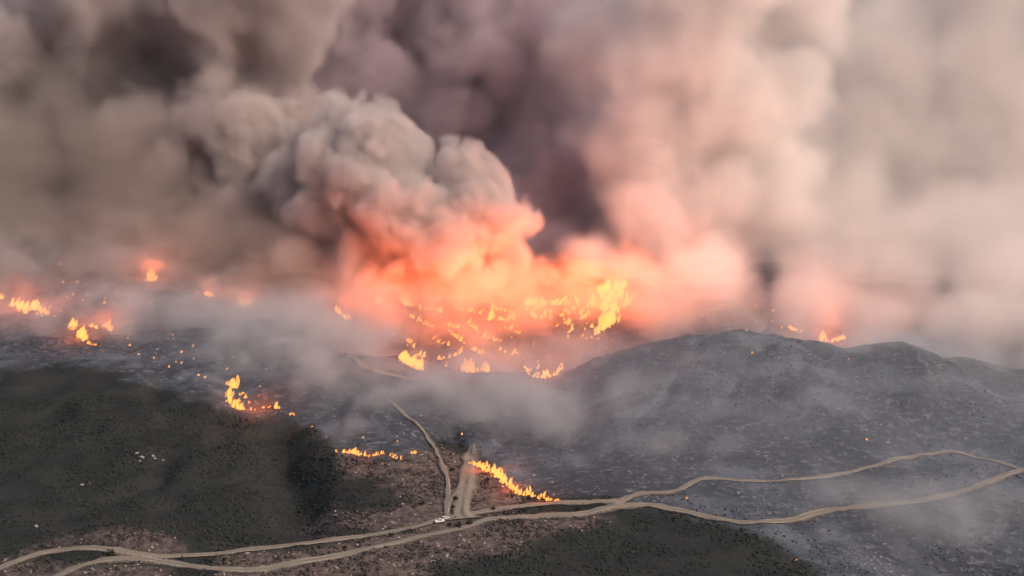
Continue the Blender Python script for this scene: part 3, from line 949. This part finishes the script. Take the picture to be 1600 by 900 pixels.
# right-hand drifting wall
puffy('smoke_wall', 'pale beige smoke wall drifting past the right edge', [
    blob(1250, 485, 1100, 75, 1, .9), blob(1380, 495, 1080, 85, 1, .9), blob(1520, 505, 1060, 95, 1, .9), blob(1660, 525, 1040, 100), blob(1040, 475, 1190, 75), blob(1150, 465, 1210, 90), blob(1290, 455, 1230, 100), blob(1430, 455, 1220, 110), blob(1580, 460, 1210, 120), blob(1110, 440, 1330, 90), blob(1240, 400, 1380, 130), blob(1390, 390, 1360, 140), blob(1540, 390, 1350, 150), blob(1690, 400, 1330, 150), blob(1350, 300, 1480, 150), blob(1480, 280, 1480, 160), blob(1620, 250, 1500, 180), blob(1360, 70, 1540, 130), blob(1370, 200, 1520, 130), blob(1400, 150, 1600, 170), blob(1560, 110, 1560, 180), blob(1480, 0, 1640, 180), blob(1680, 40, 1560, 190), blob(1600, -120, 1600, 200)],
    6.0, .014, (.94, .845, .79), (110, 48, 24), (.6, .3, .16), .8, wamt=70, seed=6, frag=.7, fsize=50.)


# thin smoke creeping over the burnt ground
def veil(name, label, blobs, vox, dens, col, seed, zmax, scale=.022):
    def build(g, p):
        q = warp(g, p, .012, 45, seed)
        f = field(g, q, blobs, .2)
        n = g.noise(g.v('MULTIPLY', q, (1, .55, 1.3)), scale, 5, .66).outputs['Fac']
        return g.m('MULTIPLY', g.step(g.m('ADD', f, g.m('MULTIPLY', g.m('SUBTRACT', n, .5), .9)), .0, .75), g.step(n, .36, .64, .22, 1.0))
    lo, hi = bounds(blobs, .3, -60, zmax)
    return volume_object(name, label, lo, hi, vox, build, dens, col)


veil('drifting_smoke', 'thin grey smoke drifting low over the burnt ground', [
    blob(300, 500, 1100, 190, .7, .35, .6), blob(150, 520, 1080, 160, .7, .3, .6), blob(440, 520, 1050, 150, .8, .5), blob(420, 550, 1010, 150, 1, .4), blob(520, 600, 930, 140, .9, .5), blob(610, 625, 890, 120, .9, .5), blob(540, 520, 1040, 110, 1, .4), blob(740, 620, 900, 150, .7, .45),
    blob(880, 660, 860, 120, .6, .4), blob(970, 630, 890, 150, .6, .35), blob(100, 490, 1150, 180, .8, .3, .6), blob(1130, 600, 910, 170, .6, .28), blob(1450, 560, 980, 220, .5, .25), blob(1300, 560, 960, 200, .6, .25), blob(1060, 690, 800, 120, .6, .25), blob(800, 738, 752, 42, .7, .9, .8), blob(560, 685, 830, 70, .7, .7), blob(700, 610, 920, 430, .5, .10, .7), blob(1250, 600, 930, 430, .5, .10, .5), blob(260, 500, 1120, 420, .5, .12, .8), blob(210, 430, 1230, 150, .8, .6, .5), blob(20, 430, 1230, 150, .8, .6, .5), blob(1430, 790, 705, 260, .5, .2, .5), blob(930, 690, 830, 90, .7, .5), blob(1020, 660, 850, 100, .7, .45)],
    4.6, .036, (.54, .52, .52), 8, 110, .034)
veil('bowl_smoke', 'fire lit smoke hanging inside the burning bowl', [
    blob(590, 470, 1200, 80, 1, .7), blob(660, 490, 1180, 90, 1, .7), blob(740, 480, 1190, 100, 1, .7), blob(820, 470, 1210, 100, 1, .7), blob(900, 470, 1230, 100, 1, .8), blob(980, 480, 1220, 90, 1, .7), blob(1060, 490, 1180, 90, 1, .6), blob(760, 550, 1090, 110, .8, .4), blob(880, 550, 1090, 100, .8, .4)],
    4.0, .022, (.66, .52, .45), 10, 90, .03)



# thin ash-grey haze lying over the burnt slopes
HAZE_BLOBS = [blob(1200, 640, 880, 560, .9, .25), blob(820, 610, 920, 400, .45, .22), blob(380, 520, 1070, 330, .8, .25), blob(60, 500, 1130, 260, .8, .3), blob(1480, 790, 720, 330, .6, .25)]


def low_haze(g, p):
    q = warp(g, p, .008, 60, 12)
    sx = g.n('ShaderNodeSeparateXYZ')
    g.put(sx.inputs[0], p)
    n = g.noise(q, .014, 3, .55).outputs['Fac']
    return g.m('MULTIPLY', g.m('MULTIPLY', g.step(field(g, q, HAZE_BLOBS, .2), 0, .4), g.step(sx.outputs['Z'], 25, 75, 1.0, 0.0)), g.step(n, .3, .7, .5, 1.3))


lo, hi = bounds(HAZE_BLOBS, .2, -60, 80)
volume_object('ground_haze', 'thin ash grey haze lying over the burnt slopes', lo, hi, 9.0, low_haze, .0017, (.72, .73, .78))
